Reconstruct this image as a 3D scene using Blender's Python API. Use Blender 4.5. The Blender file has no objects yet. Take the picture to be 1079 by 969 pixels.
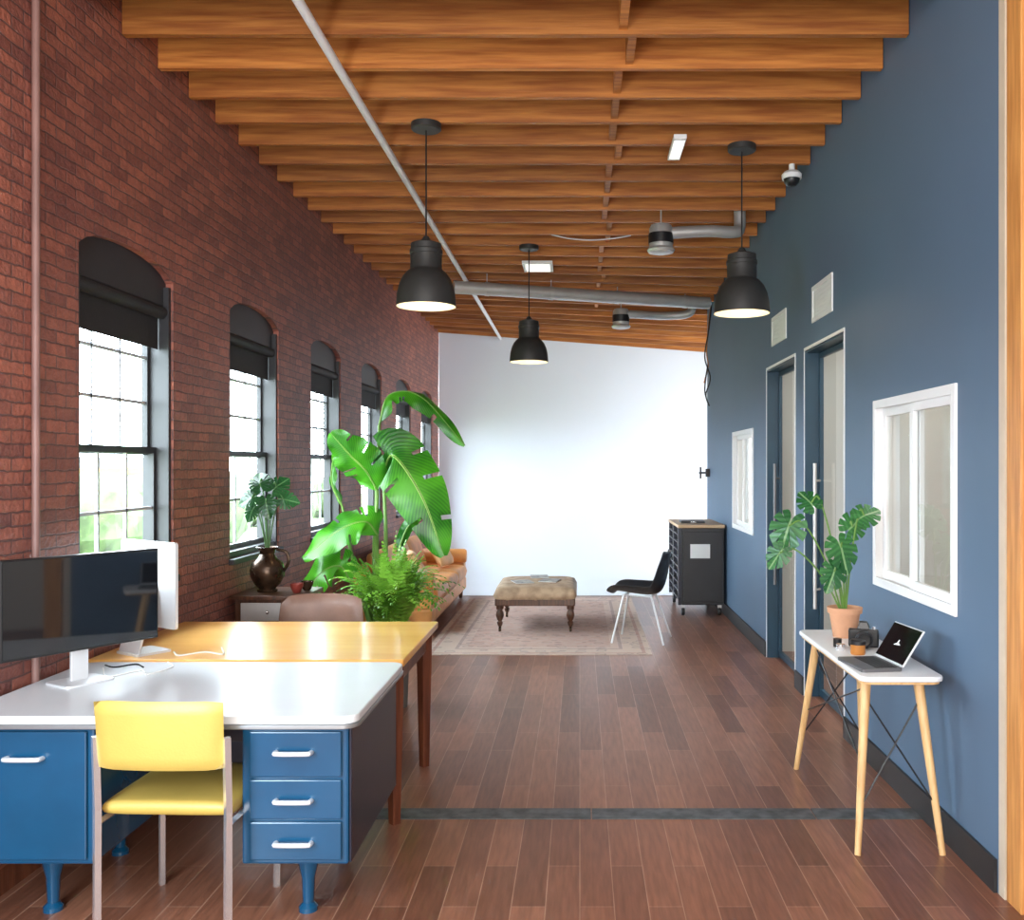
import bpy, bmesh, math, random
from mathutils import Vector, Matrix
random.seed(7)
scene = bpy.context.scene
COL = scene.collection
pi = math.pi
V = Vector

# ------------------------------------------------------------------ materials
def nodes(name):
    m = bpy.data.materials.new(name); m.use_nodes = True
    nt = m.node_tree; b = nt.nodes['Principled BSDF']
    return m, nt, b
def c4(c): return (c[0], c[1], c[2], 1)
def pm(name, c, rough=.5, metal=0, var=.12, scale=6, bump=0, bscale=60, coat=0, stretch=(1,1,1), emis=None, estr=0, spec=None, c2=None, rnd=None):
    m, nt, b = nodes(name); N = nt.nodes; L = nt.links
    tc = N.new('ShaderNodeTexCoord'); mp = N.new('ShaderNodeMapping'); mp.inputs['Scale'].default_value = stretch
    L.new(tc.outputs['Object'], mp.inputs[0])
    nz = N.new('ShaderNodeTexNoise'); nz.inputs['Scale'].default_value = scale; nz.inputs['Detail'].default_value = 5
    L.new(mp.outputs[0], nz.inputs['Vector'])
    mx = N.new('ShaderNodeMix'); mx.data_type = 'RGBA'
    d = c2 if c2 else tuple(min(1, v*(1+var)) for v in c)
    a = c if c2 else tuple(v*(1-var) for v in c)
    mx.inputs[6].default_value = c4(a); mx.inputs[7].default_value = c4(d)
    rp = N.new('ShaderNodeValToRGB'); rp.color_ramp.elements[0].position = .35; rp.color_ramp.elements[1].position = .65
    L.new(nz.outputs[0], rp.inputs[0]); L.new(rp.outputs[0], mx.inputs[0]); out = mx.outputs[2]
    if rnd:   # per-object tone variation
        oi = N.new('ShaderNodeObjectInfo'); mr = N.new('ShaderNodeMapRange'); mr.inputs[3].default_value = rnd[0]; mr.inputs[4].default_value = rnd[1]
        L.new(oi.outputs['Random'], mr.inputs[0]); vm = N.new('ShaderNodeVectorMath'); vm.operation = 'SCALE'; L.new(out, vm.inputs[0]); L.new(mr.outputs[0], vm.inputs['Scale']); out = vm.outputs[0]
    L.new(out, b.inputs['Base Color'])
    b.inputs['Roughness'].default_value = rough; b.inputs['Metallic'].default_value = metal
    if spec is not None: b.inputs['Specular IOR Level'].default_value = spec
    if coat: b.inputs['Coat Weight'].default_value = coat; b.inputs['Coat Roughness'].default_value = .1
    if bump:
        n2 = N.new('ShaderNodeTexNoise'); n2.inputs['Scale'].default_value = bscale; L.new(mp.outputs[0], n2.inputs['Vector'])
        bp = N.new('ShaderNodeBump'); bp.inputs['Strength'].default_value = bump; bp.inputs['Distance'].default_value = .01
        L.new(n2.outputs[0], bp.inputs['Height']); L.new(bp.outputs[0], b.inputs['Normal'])
    if emis: b.inputs['Emission Color'].default_value = c4(emis); b.inputs['Emission Strength'].default_value = estr
    return m
def wood(name, c1, c2, axis='Y', rough=.4, scale=3, coat=0, k=14, rnd=None, bump=.08):
    st = {'X': (1, k, k), 'Y': (k, 1, k), 'Z': (k, k, 1)}[axis]
    return pm(name, c1, rough, c2=c2, scale=scale, stretch=st, bump=bump, bscale=scale*3, coat=coat, rnd=rnd)

def brick_mat():
    m, nt, b = nodes('brick'); N = nt.nodes; L = nt.links
    g = N.new('ShaderNodeNewGeometry'); sx = N.new('ShaderNodeSeparateXYZ'); sn = N.new('ShaderNodeSeparateXYZ')
    L.new(g.outputs['Position'], sx.inputs[0]); L.new(g.outputs['Normal'], sn.inputs[0])
    ab = N.new('ShaderNodeMath'); ab.operation = 'ABSOLUTE'; L.new(sn.outputs[0], ab.inputs[0])
    gt = N.new('ShaderNodeMath'); gt.operation = 'GREATER_THAN'; gt.inputs[1].default_value = .5; L.new(ab.outputs[0], gt.inputs[0])
    mu = N.new('ShaderNodeMix'); mu.data_type = 'FLOAT'
    L.new(gt.outputs[0], mu.inputs[0]); L.new(sx.outputs[0], mu.inputs[2]); L.new(sx.outputs[1], mu.inputs[3])
    cx = N.new('ShaderNodeCombineXYZ'); L.new(mu.outputs[0], cx.inputs[0]); L.new(sx.outputs[2], cx.inputs[1])
    nw = N.new('ShaderNodeTexNoise'); nw.inputs['Scale'].default_value = 16; nw.inputs['Detail'].default_value = 4; L.new(g.outputs['Position'], nw.inputs['Vector'])
    vm = N.new('ShaderNodeVectorMath'); vm.operation = 'MULTIPLY_ADD'; vm.inputs[1].default_value = (.018, .018, 0)
    L.new(nw.outputs[1], vm.inputs[0]); L.new(cx.outputs[0], vm.inputs[2])
    br = N.new('ShaderNodeTexBrick'); L.new(vm.outputs[0], br.inputs['Vector'])
    br.inputs['Scale'].default_value = 1; br.inputs['Brick Width'].default_value = .155; br.inputs['Row Height'].default_value = .053
    br.inputs['Mortar Size'].default_value = .005; br.inputs['Mortar Smooth'].default_value = .5; br.inputs['Bias'].default_value = -.05
    br.inputs['Color1'].default_value = (.42, .155, .105, 1); br.inputs['Color2'].default_value = (.225, .088, .072, 1)
    br.inputs['Mortar'].default_value = (.155, .085, .076, 1)
    out = br.outputs['Color']
    for sc, lo, hi, p0, p1 in ((1.1, (.80, .77, .82, 1), (1.10, 1.03, .98, 1), .34, .66), (22, (.82, .80, .82, 1), (1.15, 1.1, 1.06, 1), .3, .7)):
        nz = N.new('ShaderNodeTexNoise'); nz.inputs['Scale'].default_value = sc; nz.inputs['Detail'].default_value = 8; L.new(g.outputs['Position'], nz.inputs['Vector'])
        rp = N.new('ShaderNodeValToRGB'); rp.color_ramp.elements[0].position = p0; rp.color_ramp.elements[0].color = lo
        rp.color_ramp.elements[1].position = p1; rp.color_ramp.elements[1].color = hi
        L.new(nz.outputs[0], rp.inputs[0])
        mx = N.new('ShaderNodeMix'); mx.data_type = 'RGBA'; mx.blend_type = 'MULTIPLY'; mx.inputs[0].default_value = 1
        L.new(out, mx.inputs[6]); L.new(rp.outputs[0], mx.inputs[7]); out = mx.outputs[2]
    L.new(out, b.inputs['Base Color'])
    ma = N.new('ShaderNodeMath'); ma.operation = 'MULTIPLY_ADD'; ma.inputs[1].default_value = -1
    L.new(br.outputs['Fac'], ma.inputs[0])
    n3 = N.new('ShaderNodeTexNoise'); n3.inputs['Scale'].default_value = 45; L.new(g.outputs['Position'], n3.inputs['Vector'])
    L.new(n3.outputs[0], ma.inputs[2])
    bp = N.new('ShaderNodeBump'); bp.inputs['Strength'].default_value = .6; bp.inputs['Distance'].default_value = .011
    L.new(ma.outputs[0], bp.inputs['Height']); L.new(bp.outputs[0], b.inputs['Normal'])
    b.inputs['Roughness'].default_value = .48; b.inputs['Specular IOR Level'].default_value = .4
    return m
def floor_mat():
    m, nt, b = nodes('floor_planks'); N = nt.nodes; L = nt.links
    g = N.new('ShaderNodeNewGeometry'); sx = N.new('ShaderNodeSeparateXYZ'); L.new(g.outputs['Position'], sx.inputs[0])
    cx = N.new('ShaderNodeCombineXYZ'); L.new(sx.outputs[1], cx.inputs[0]); L.new(sx.outputs[0], cx.inputs[1])
    br = N.new('ShaderNodeTexBrick'); L.new(cx.outputs[0], br.inputs['Vector']); br.offset = .37; br.offset_frequency = 2; br.squash = 1
    br.inputs['Scale'].default_value = 1; br.inputs['Brick Width'].default_value = .95; br.inputs['Row Height'].default_value = .125
    br.inputs['Mortar Size'].default_value = .0018; br.inputs['Mortar Smooth'].default_value = .1
    br.inputs['Color1'].default_value = (.32, .138, .082, 1); br.inputs['Color2'].default_value = (.165, .066, .040, 1)
    br.inputs['Mortar'].default_value = (.44, .26, .18, 1)
    mp = N.new('ShaderNodeMapping'); mp.inputs['Scale'].default_value = (26, 2.4, 1); L.new(g.outputs['Position'], mp.inputs[0])
    nz = N.new('ShaderNodeTexNoise'); nz.inputs['Scale'].default_value = 2; nz.inputs['Detail'].default_value = 7; L.new(mp.outputs[0], nz.inputs['Vector'])
    rp = N.new('ShaderNodeValToRGB'); rp.color_ramp.elements[0].position = .3; rp.color_ramp.elements[0].color = (.76, .72, .70, 1)
    rp.color_ramp.elements[1].position = .72; rp.color_ramp.elements[1].color = (1.2, 1.16, 1.12, 1); L.new(nz.outputs[0], rp.inputs[0])
    mx = N.new('ShaderNodeMix'); mx.data_type = 'RGBA'; mx.blend_type = 'MULTIPLY'; mx.inputs[0].default_value = 1
    L.new(br.outputs['Color'], mx.inputs[6]); L.new(rp.outputs[0], mx.inputs[7]); L.new(mx.outputs[2], b.inputs['Base Color'])
    bp = N.new('ShaderNodeBump'); bp.inputs['Strength'].default_value = .2; bp.inputs['Distance'].default_value = .004; L.new(nz.outputs[0], bp.inputs['Height'])
    L.new(bp.outputs[0], b.inputs['Normal']); b.inputs['Roughness'].default_value = .31
    return m
def glass_mat(name='pane_glass', tint=(.96, 1, .99)):
    m = bpy.data.materials.new(name); m.use_nodes = True; nt = m.node_tree; N = nt.nodes; L = nt.links
    N.clear(); o = N.new('ShaderNodeOutputMaterial'); t = N.new('ShaderNodeBsdfTransparent'); g = N.new('ShaderNodeBsdfGlossy')
    t.inputs[0].default_value = c4(tint); g.inputs['Roughness'].default_value = .03
    lw = N.new('ShaderNodeLayerWeight'); lw.inputs[0].default_value = .5
    pw = N.new('ShaderNodeMath'); pw.operation = 'POWER'; pw.inputs[1].default_value = 3.0; L.new(lw.outputs['Facing'], pw.inputs[0])
    ml = N.new('ShaderNodeMath'); ml.operation = 'MULTIPLY_ADD'; ml.inputs[1].default_value = .45; ml.inputs[2].default_value = .05; L.new(pw.outputs[0], ml.inputs[0])
    mx = N.new('ShaderNodeMixShader'); L.new(ml.outputs[0], mx.inputs[0]); L.new(t.outputs[0], mx.inputs[1]); L.new(g.outputs[0], mx.inputs[2])
    L.new(mx.outputs[0], o.inputs[0]); return m
def leaf_mat(name, c1, c2, vein, freq=30, amp=.18, bst=.3):
    m, nt, b = nodes(name); N = nt.nodes; L = nt.links
    uv = N.new('ShaderNodeUVMap'); sp = N.new('ShaderNodeSeparateXYZ'); L.new(uv.outputs[0], sp.inputs[0])
    a = N.new('ShaderNodeMath'); a.operation = 'SUBTRACT'; a.inputs[1].default_value = .5; L.new(sp.outputs[0], a.inputs[0])
    ab = N.new('ShaderNodeMath'); ab.operation = 'ABSOLUTE'; L.new(a.outputs[0], ab.inputs[0])
    k = N.new('ShaderNodeMath'); k.operation = 'MULTIPLY_ADD'; k.inputs[1].default_value = -.35; L.new(ab.outputs[0], k.inputs[0]); L.new(sp.outputs[1], k.inputs[2])
    f = N.new('ShaderNodeMath'); f.operation = 'MULTIPLY'; f.inputs[1].default_value = freq*6.28; L.new(k.outputs[0], f.inputs[0])
    s = N.new('ShaderNodeMath'); s.operation = 'SINE'; L.new(f.outputs[0], s.inputs[0])
    tc = N.new('ShaderNodeTexCoord'); nz = N.new('ShaderNodeTexNoise'); nz.inputs['Scale'].default_value = 4; L.new(tc.outputs['Object'], nz.inputs['Vector'])
    mx = N.new('ShaderNodeMix'); mx.data_type = 'RGBA'; mx.inputs[6].default_value = c4(c1); mx.inputs[7].default_value = c4(c2)
    s2 = N.new('ShaderNodeMath'); s2.operation = 'MULTIPLY_ADD'; s2.inputs[1].default_value = amp; L.new(s.outputs[0], s2.inputs[0]); L.new(nz.outputs[0], s2.inputs[2])
    rp = N.new('ShaderNodeValToRGB'); rp.color_ramp.elements[0].position = .35; rp.color_ramp.elements[1].position = .65; L.new(s2.outputs[0], rp.inputs[0])
    L.new(rp.outputs[0], mx.inputs[0])
    lt = N.new('ShaderNodeMath'); lt.operation = 'LESS_THAN'; lt.inputs[1].default_value = .022; L.new(ab.outputs[0], lt.inputs[0])
    m2 = N.new('ShaderNodeMix'); m2.data_type = 'RGBA'; m2.inputs[7].default_value = c4(vein); L.new(lt.outputs[0], m2.inputs[0]); L.new(mx.outputs[2], m2.inputs[6])
    L.new(m2.outputs[2], b.inputs['Base Color']); b.inputs['Roughness'].default_value = .28
    tr = N.new('ShaderNodeBsdfTranslucent'); L.new(m2.outputs[2], tr.inputs[0]); ms = N.new('ShaderNodeMixShader'); ms.inputs[0].default_value = .3
    o = N['Material Output']; L.new(b.outputs[0], ms.inputs[1]); L.new(tr.outputs[0], ms.inputs[2]); L.new(ms.outputs[0], o.inputs[0])
    if bst:
        bp = N.new('ShaderNodeBump'); bp.inputs['Strength'].default_value = bst; bp.inputs['Distance'].default_value = .006; L.new(s.outputs[0], bp.inputs['Height']); L.new(bp.outputs[0], b.inputs['Normal'])
    return m
def rug_mat():
    m, nt, b = nodes('woven_rug'); N = nt.nodes; L = nt.links
    tc = N.new('ShaderNodeTexCoord'); sp = N.new('ShaderNodeSeparateXYZ'); L.new(tc.outputs['Generated'], sp.inputs[0])
    def mth(op, a, bb=None, c=None):
        n = N.new('ShaderNodeMath'); n.operation = op
        for i, v in enumerate((a, bb, c)):
            if v is None: continue
            if isinstance(v, (int, float)): n.inputs[i].default_value = v
            else: L.new(v, n.inputs[i])
        return n.outputs[0]
    ax = mth('MULTIPLY', mth('ABSOLUTE', mth('SUBTRACT', sp.outputs[0], .5)), 1.95)
    ay = mth('MULTIPLY', mth('ABSOLUTE', mth('SUBTRACT', sp.outputs[1], .5)), 3.5)
    dx = mth('SUBTRACT', .975, ax); dy = mth('SUBTRACT', 1.75, ay); dist = mth('MINIMUM', dx, dy)
    rp = N.new('ShaderNodeValToRGB'); cr = rp.color_ramp; cr.interpolation = 'CONSTANT'
    cr.elements[0].position = 0; cr.elements[0].color = (.58, .44, .37, 1)
    cr.elements[1].position = .05; cr.elements[1].color = (.38, .16, .13, 1)
    for p, c in ((.08, (.58, .43, .36, 1)), (.24, (.27, .17, .17, 1)), (.27, (.56, .39, .34, 1)), (.34, (.46, .26, .22, 1))):
        e = cr.elements.new(p); e.color = c
    L.new(dist, rp.inputs[0])
    vo = N.new('ShaderNodeTexVoronoi'); vo.inputs['Scale'].default_value = 8; L.new(tc.outputs['Object'], vo.inputs['Vector'])
    r2 = N.new('ShaderNodeValToRGB'); r2.color_ramp.interpolation = 'CONSTANT'; r2.color_ramp.elements[0].color = (.95, .9, .8, 1); r2.color_ramp.elements[1].position = .28; r2.color_ramp.elements[1].color = (.5, .45, .5, 1)
    e = r2.color_ramp.elements.new(.4); e.color = (1.15, 1.12, 1.05, 1)
    L.new(vo.outputs[0], r2.inputs[0])
    nz = N.new('ShaderNodeTexNoise'); nz.inputs['Scale'].default_value = 14; nz.inputs['Detail'].default_value = 8; L.new(tc.outputs['Object'], nz.inputs['Vector'])
    mx = N.new('ShaderNodeMix'); mx.data_type = 'RGBA'; mx.blend_type = 'MULTIPLY'; mx.inputs[0].default_value = .7
    L.new(rp.outputs[0], mx.inputs[6]); L.new(r2.outputs[0], mx.inputs[7])
    m2 = N.new('ShaderNodeMix'); m2.data_type = 'RGBA'; m2.inputs[7].default_value = (.56, .45, .39, 1); L.new(nz.outputs[0], m2.inputs[0]); L.new(mx.outputs[2], m2.inputs[6])
    L.new(m2.outputs[2], b.inputs['Base Color']); b.inputs['Roughness'].default_value = .95
    return m

M = dict(
 brick=brick_mat(), floor=floor_mat(), glass=glass_mat(), rug=rug_mat(),
 blue=pm('slate_blue_paint', (.095, .158, .245), .55, var=.03, scale=1.5, spec=.45),
 jamb=pm('dark_blue_paint', (.018, .055, .09), .4, var=.08),
 deck=wood('shaded_deck_boards', (.085, .026, .007), (.16, .055, .014), 'X', .7),  # deck colour darkened to paint in the shade between joists
 joist=wood('joist_wood', (.34, .098, .016), (.58, .215, .042), 'X', .55, 2.2, k=16, rnd=(.66, 1.12), bump=.2),
 post=wood('post_wood', (.50, .20, .05), (.70, .32, .09), 'Z', .5),
 stripw=pm('pale_wood_strip', (.60, .50, .38), .6, var=.06),
 cyc=pm('white_studio_paint', (.77, .825, .90), .7, var=.01, scale=1),
 black=pm('black_paint', (.012, .012, .014), .4),
 baseb=pm('black_baseboard', (.02, .02, .022), .45),
 cream=pm('cream_plaster', (.70, .68, .62), .8, var=.04, scale=1.2),
 white=pm('white_trim', (.88, .88, .88), .4, var=.01),
 strip=pm('stone_threshold', (.085, .09, .095), .5, var=.5, scale=14),
 winframe=pm('dark_window_paint', (.022, .022, .026), .45),
 muntin=pm('pale_sash_paint', (.5, .53, .57), .5),
 shadef=pm('black_shade_fabric', (.016, .014, .016), .7, bump=.1),
 steel=pm('galvanised_steel', (.58, .57, .56), .45, .55, var=.05, scale=8),
 conduit=pm('white_conduit', (.86, .86, .88), .4, 0, var=.02),
 oldpipe=pm('painted_pipe', (.24, .125, .105), .5),
 chrome=pm('chrome', (.85, .85, .87), .18, .8, var=.02),
 alu=pm('brushed_aluminium', (.76, .77, .79), .4, .4, var=.03),
 darkalu=pm('dark_grey_aluminium', (.16, .16, .17), .4, .5, var=.03),
 lampgrey=pm('charcoal_lamp_paint', (.030, .029, .028), .5),
 lampin=pm('lamp_inner_glow', (.62, .56, .42), .6, emis=(1, .85, .6), estr=.04),  # faint emission on the lining stands in for bulb light
 bulb=pm('bulb_glow', (1, .9, .7), .4, emis=(1, .85, .6), estr=4),
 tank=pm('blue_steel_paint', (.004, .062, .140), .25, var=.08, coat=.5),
 tankside=pm('dark_navy', (.012, .015, .030), .3),
 lam=pm('white_laminate', (.76, .79, .82), .27, var=.02, scale=3),
 edge=pm('grey_edge_band', (.34, .35, .36), .3, .6),
 owood=wood('golden_desk_top', (.80, .38, .085), (.90, .50, .15), 'X', .28, 1.2, .2, 5),
 rwood=wood('red_brown_wood', (.10, .028, .014), (.19, .06, .028), 'Z', .38),
 dwood=wood('dark_turned_wood', (.055, .022, .012), (.12, .05, .025), 'Z', .35),
 beech=wood('light_beech_leg', (.64, .37, .15), (.80, .52, .24), 'Z', .45),
 plyw=wood('ply_top', (.48, .30, .16), (.62, .42, .25), 'X', .5),
 yellow=pm('yellow_vinyl', (.54, .375, .085), .42, var=.05, bump=.08, bscale=120),
 brleather=pm('taupe_leather', (.22, .115, .08), .42, bump=.15, bscale=80),
 tan=pm('tan_leather', (.66, .29, .09), .42, var=.15, bump=.15, bscale=60),
 tan2=pm('pale_tan_leather', (.72, .42, .20), .45, var=.1, bump=.12),
 ott=pm('tan_upholstery', (.48, .34, .22), .6, c2=(.28, .18, .11), scale=11, bump=.15),
 terra=pm('terracotta', (.62, .32, .18), .75, var=.12, bump=.1),
 bronze=pm('bronze_glaze', (.075, .045, .028), .25, .6, var=.5, scale=12),
 pot=pm('dark_planter', (.04, .04, .042), .6), potw=pm('grey_planter', (.16, .15, .14), .7),
 soil=pm('soil', (.03, .018, .01), .95, var=.4, scale=40, bump=.6),
 stem=pm('green_stem', (.14, .28, .05), .5), stemd=pm('dark_green_stem', (.07, .16, .05), .5),
 banana=leaf_mat('banana_leaf', (.008, .10, .007), (.085, .37, .018), (.38, .60, .12), 34, .05, .08),
 monst=leaf_mat('monstera_leaf', (.020, .12, .035), (.07, .26, .07), (.26, .45, .20), 9, .08, .1),
 monstd=leaf_mat('dark_monstera_leaf', (.007, .040, .012), (.022, .10, .028), (.1, .2, .08), 9, .08, .1),
 fern=leaf_mat('fern_leaf', (.08, .26, .02), (.30, .56, .07), (.3, .5, .1), 5, .05, 0),
 screen=pm('black_glass_screen', (.004, .004, .005), .12, var=.0, spec=.25),
 paper=pm('paper', (.80, .80, .78), .8, var=.02),
 plastic=pm('black_plastic', (.012, .012, .013), .35),
 key=pm('keyboard_black', (.015, .015, .017), .5),
 shell=pm('black_shell', (.02, .022, .026), .3),
 amber=pm('amber_leather', (.45, .17, .03), .4),
 red=pm('dull_red_glaze', (.25, .04, .03), .4),
 mag=pm('magazine_cover', (.05, .05, .055), .4, c2=(.4, .38, .36), scale=14),
 grass=pm('lawn', (.15, .20, .09), .9, var=.3, scale=.4), tree=pm('distant_foliage', (.055, .080, .03), .9, var=.4, scale=1.5),
 road=pm('yellow_facade', (.30, .17, .03), .8, var=.1), facade=pm('pale_facade', (.09, .10, .105), .8, var=.1),
 grille=pm('white_grille', (.92, .92, .92), .5, var=.01),
)

# ------------------------------------------------------------------ mesh builder
class B:
    def __init__(s): s.bm = bmesh.new(); s.mi = 0; s.uv = None
    def _f(s, vs):
        try: f = s.bm.faces.new(vs); f.material_index = s.mi; return f
        except ValueError: return None
    def box(s, x0, x1, y0, y1, z0, z1, rot=None, c=None):
        vs = []
        for x in (x0, x1):
            for y in (y0, y1):
                for z in (z0, z1):
                    p = V((x, y, z))
                    if rot is not None: p = rot @ p
                    if c is not None: p = p + V(c)
                    vs.append(s.bm.verts.new(p))
        for f in ((0,1,3,2),(4,6,7,5),(0,4,5,1),(2,3,7,6),(0,2,6,4),(1,5,7,3)): s._f([vs[i] for i in f])
        return s
    def quad(s, *pts): s._f([s.bm.verts.new(V(p)) for p in pts]); return s
    def prism(s, pts, off):
        o = V(off); a = [s.bm.verts.new(V(p)) for p in pts]; b = [s.bm.verts.new(V(p)+o) for p in pts]; n = len(pts)
        s._f(a[::-1]); s._f(b)
        for i in range(n): s._f([a[i], a[(i+1) % n], b[(i+1) % n], b[i]])
        return s
    def tube(s, pts, r, seg=10, cap=True, close=False):
        pts = [V(p) for p in pts]; n = len(pts)
        rs = r if isinstance(r, (list, tuple)) else [r]*n
        t0 = (pts[1]-pts[0]).normalized(); up = V((0,0,1)) if abs(t0.z) < .9 else V((1,0,0))
        nrm = t0.cross(up).normalized(); rings = []
        for i, p in enumerate(pts):
            if i == 0: t = pts[1]-pts[0]
            elif i == n-1: t = pts[-1]-pts[-2]
            else: t = (pts[i+1]-pts[i]).normalized()+(pts[i]-pts[i-1]).normalized()
            t.normalize(); nrm = nrm - t*nrm.dot(t)
            if nrm.length < 1e-5: nrm = t.orthogonal()
            nrm.normalize(); bn = t.cross(nrm)
            rings.append([s.bm.verts.new(p + (nrm*math.cos(a)+bn*math.sin(a))*rs[i]) for a in [2*pi*j/seg for j in range(seg)]])
        for i in range(n-1):
            for j in range(seg): s._f([rings[i][j], rings[i][(j+1)%seg], rings[i+1][(j+1)%seg], rings[i+1][j]])
        if cap: s._f(rings[0][::-1]); s._f(rings[-1])
        return s
    def cyl(s, a, b, r0, r1=None, seg=16): return s.tube([a, b], [r0, r0 if r1 is None else r1], seg)
    def lathe(s, prof, c=(0,0,0), seg=32, axis='Z'):
        c = V(c); rings = []
        for r, z in prof:
            if r < 1e-5:
                p = V((0,0,z)) if axis == 'Z' else (V((z,0,0)) if axis == 'X' else V((0,z,0)))
                rings.append([s.bm.verts.new(c+p)])
            else:
                ring = []
                for j in range(seg):
                    a = 2*pi*j/seg; u, w = r*math.cos(a), r*math.sin(a)
                    p = V((u,w,z)) if axis == 'Z' else (V((z,u,w)) if axis == 'X' else V((w,z,u)))
                    ring.append(s.bm.verts.new(c+p))
                rings.append(ring)
        for A, C in zip(rings, rings[1:]):
            if len(A) == 1 and len(C) == 1: continue
            for j in range(seg):
                k = (j+1) % seg
                if len(A) == 1: s._f([A[0], C[k], C[j]])
                elif len(C) == 1: s._f([A[j], A[k], C[0]])
                else: s._f([A[j], A[k], C[k], C[j]])
        return s
    def ball(s, c, r, sc=(1,1,1), seg=16, rings=10):
        return s.lathe2([(r*math.sin(pi*i/rings), -r*math.cos(pi*i/rings)) for i in range(rings+1)], c, sc, seg)
    def lathe2(s, prof, c, sc, seg):
        n0 = len(s.bm.verts); s.lathe(prof, (0,0,0), seg); s.bm.verts.ensure_lookup_table()
        for v in s.bm.verts[n0:]: v.co = V((v.co.x*sc[0]+c[0], v.co.y*sc[1]+c[1], v.co.z*sc[2]+c[2]))
        return s
    def slab(s, x0, x1, y0, y1, z0, z1, r, seg=6):
        pts = []
        for cx, cy, a0 in ((x1-r, y1-r, 0), (x0+r, y1-r, pi/2), (x0+r, y0+r, pi), (x1-r, y0+r, 1.5*pi)):
            for i in range(seg+1):
                a = a0 + pi/2*i/seg; pts.append((cx+r*math.cos(a), cy+r*math.sin(a), z0))
        return s.prism(pts, (0,0,z1-z0))
    def pillow(s, x0, x1, y0, y1, z0, z1, n=10, e=.45, rot=None, c=None, tuft=None):
        cx, cy, cz = (x0+x1)/2, (y0+y1)/2, (z0+z1)/2; hx, hy, hz = (x1-x0)/2, (y1-y0)/2, (z1-z0)/2
        def P(u, v, sgn):
            w = (max(0, 1-abs(u)**5)*max(0, 1-abs(v)**5))**e
            z = sgn*hz*w
            if tuft and sgn > 0: z -= tuft[2]*max(0, math.cos(u*pi*tuft[0]))**6*max(0, math.cos(v*pi*tuft[1]))**6
            p = V((hx*u, hy*v, z))
            if rot is not None: p = rot @ p
            return p + V((cx, cy, cz)) + (V(c) if c is not None else V())
        us = [math.sin(pi/2*(-1+2*i/n)) for i in range(n+1)] if not tuft else [(-1+2*i/n) for i in range(n+1)]
        top = [[s.bm.verts.new(P(u, v, 1)) for v in us] for u in us]
        bot = [[top[i][j] if i in (0, n) or j in (0, n) else s.bm.verts.new(P(us[i], us[j], -1)) for j in range(n+1)] for i in range(n+1)]
        for i in range(n):
            for j in range(n):
                s._f([top[i][j], top[i+1][j], top[i+1][j+1], top[i][j+1]]); s._f([bot[i][j], bot[i][j+1], bot[i+1][j+1], bot[i+1][j]])
        return s
    def obj(s, name, mat, parent=None, smooth=True, bevel=0, label=None, solid=0, subsurf=0, angle=40, recalc=True):
        if recalc: bmesh.ops.recalc_face_normals(s.bm, faces=s.bm.faces)
        me = bpy.data.meshes.new(name); s.bm.to_mesh(me); s.bm.free()
        for m in (mat if isinstance(mat, (list, tuple)) else [mat]): me.materials.append(m)
        if smooth:
            me.shade_smooth(); me.set_sharp_from_angle(angle=math.radians(angle))
        o = bpy.data.objects.new(name, me); COL.objects.link(o)
        if parent is not None: o.parent = parent
        if solid:
            md = o.modifiers.new('Solid', 'SOLIDIFY'); md.thickness = solid; md.offset = 0
        if subsurf:
            md = o.modifiers.new('Sub', 'SUBSURF'); md.levels = subsurf; md.render_levels = subsurf
        if bevel:
            md = o.modifiers.new('Bevel', 'BEVEL'); md.width = bevel; md.segments = 2; md.limit_method = 'ANGLE'
        if label: o['label'] = label
        return o

def meta(o, label, cat=None, group=None, kind=None):
    o['label'] = label
    if cat: o['category'] = cat
    if group: o['group'] = group
    if kind: o['kind'] = kind
    return o
def thing(name, label, cat, loc, rot=0, group=None, kind=None):
    e = bpy.data.objects.new(name, None); e.empty_display_size = .1; COL.objects.link(e); e.location = loc; e.rotation_euler = (0, 0, rot)
    return meta(e, label, cat, group, kind)
def catmull(pts, n=8):
    pts = [V(p) for p in pts]; P = [pts[0]*2-pts[1]]+pts+[pts[-1]*2-pts[-2]]; out = []
    for i in range(1, len(P)-2):
        for k in range(n):
            t = k/n; a, b, c, d = P[i-1], P[i], P[i+1], P[i+2]
            out.append(.5*((2*b)+(c-a)*t+(2*a-5*b+4*c-d)*t*t+(3*b-a-3*c+d)*t**3))
    out.append(pts[-1]); return out

LX, RX, ZJ, ZD = -2.176, 1.567, 3.65, 3.82      # brick wall plane, blue wall plane, underside of joists, deck

# ------------------------------------------------------------------ room shell
meta(B().box(-2.4, 4.8, -3.2, 19, -.12, 0).obj('floor', M['floor'], smooth=False), 'dark reddish brown hardwood plank floor', 'floor', kind='structure')
meta(B().box(-2.4, 4.8, -3.2, 19, ZD, 3.98).obj('ceiling', M['deck'], smooth=False), 'timber deck boards above the exposed joists, colour darkened for shaded gaps', 'ceiling', kind='structure')

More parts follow.
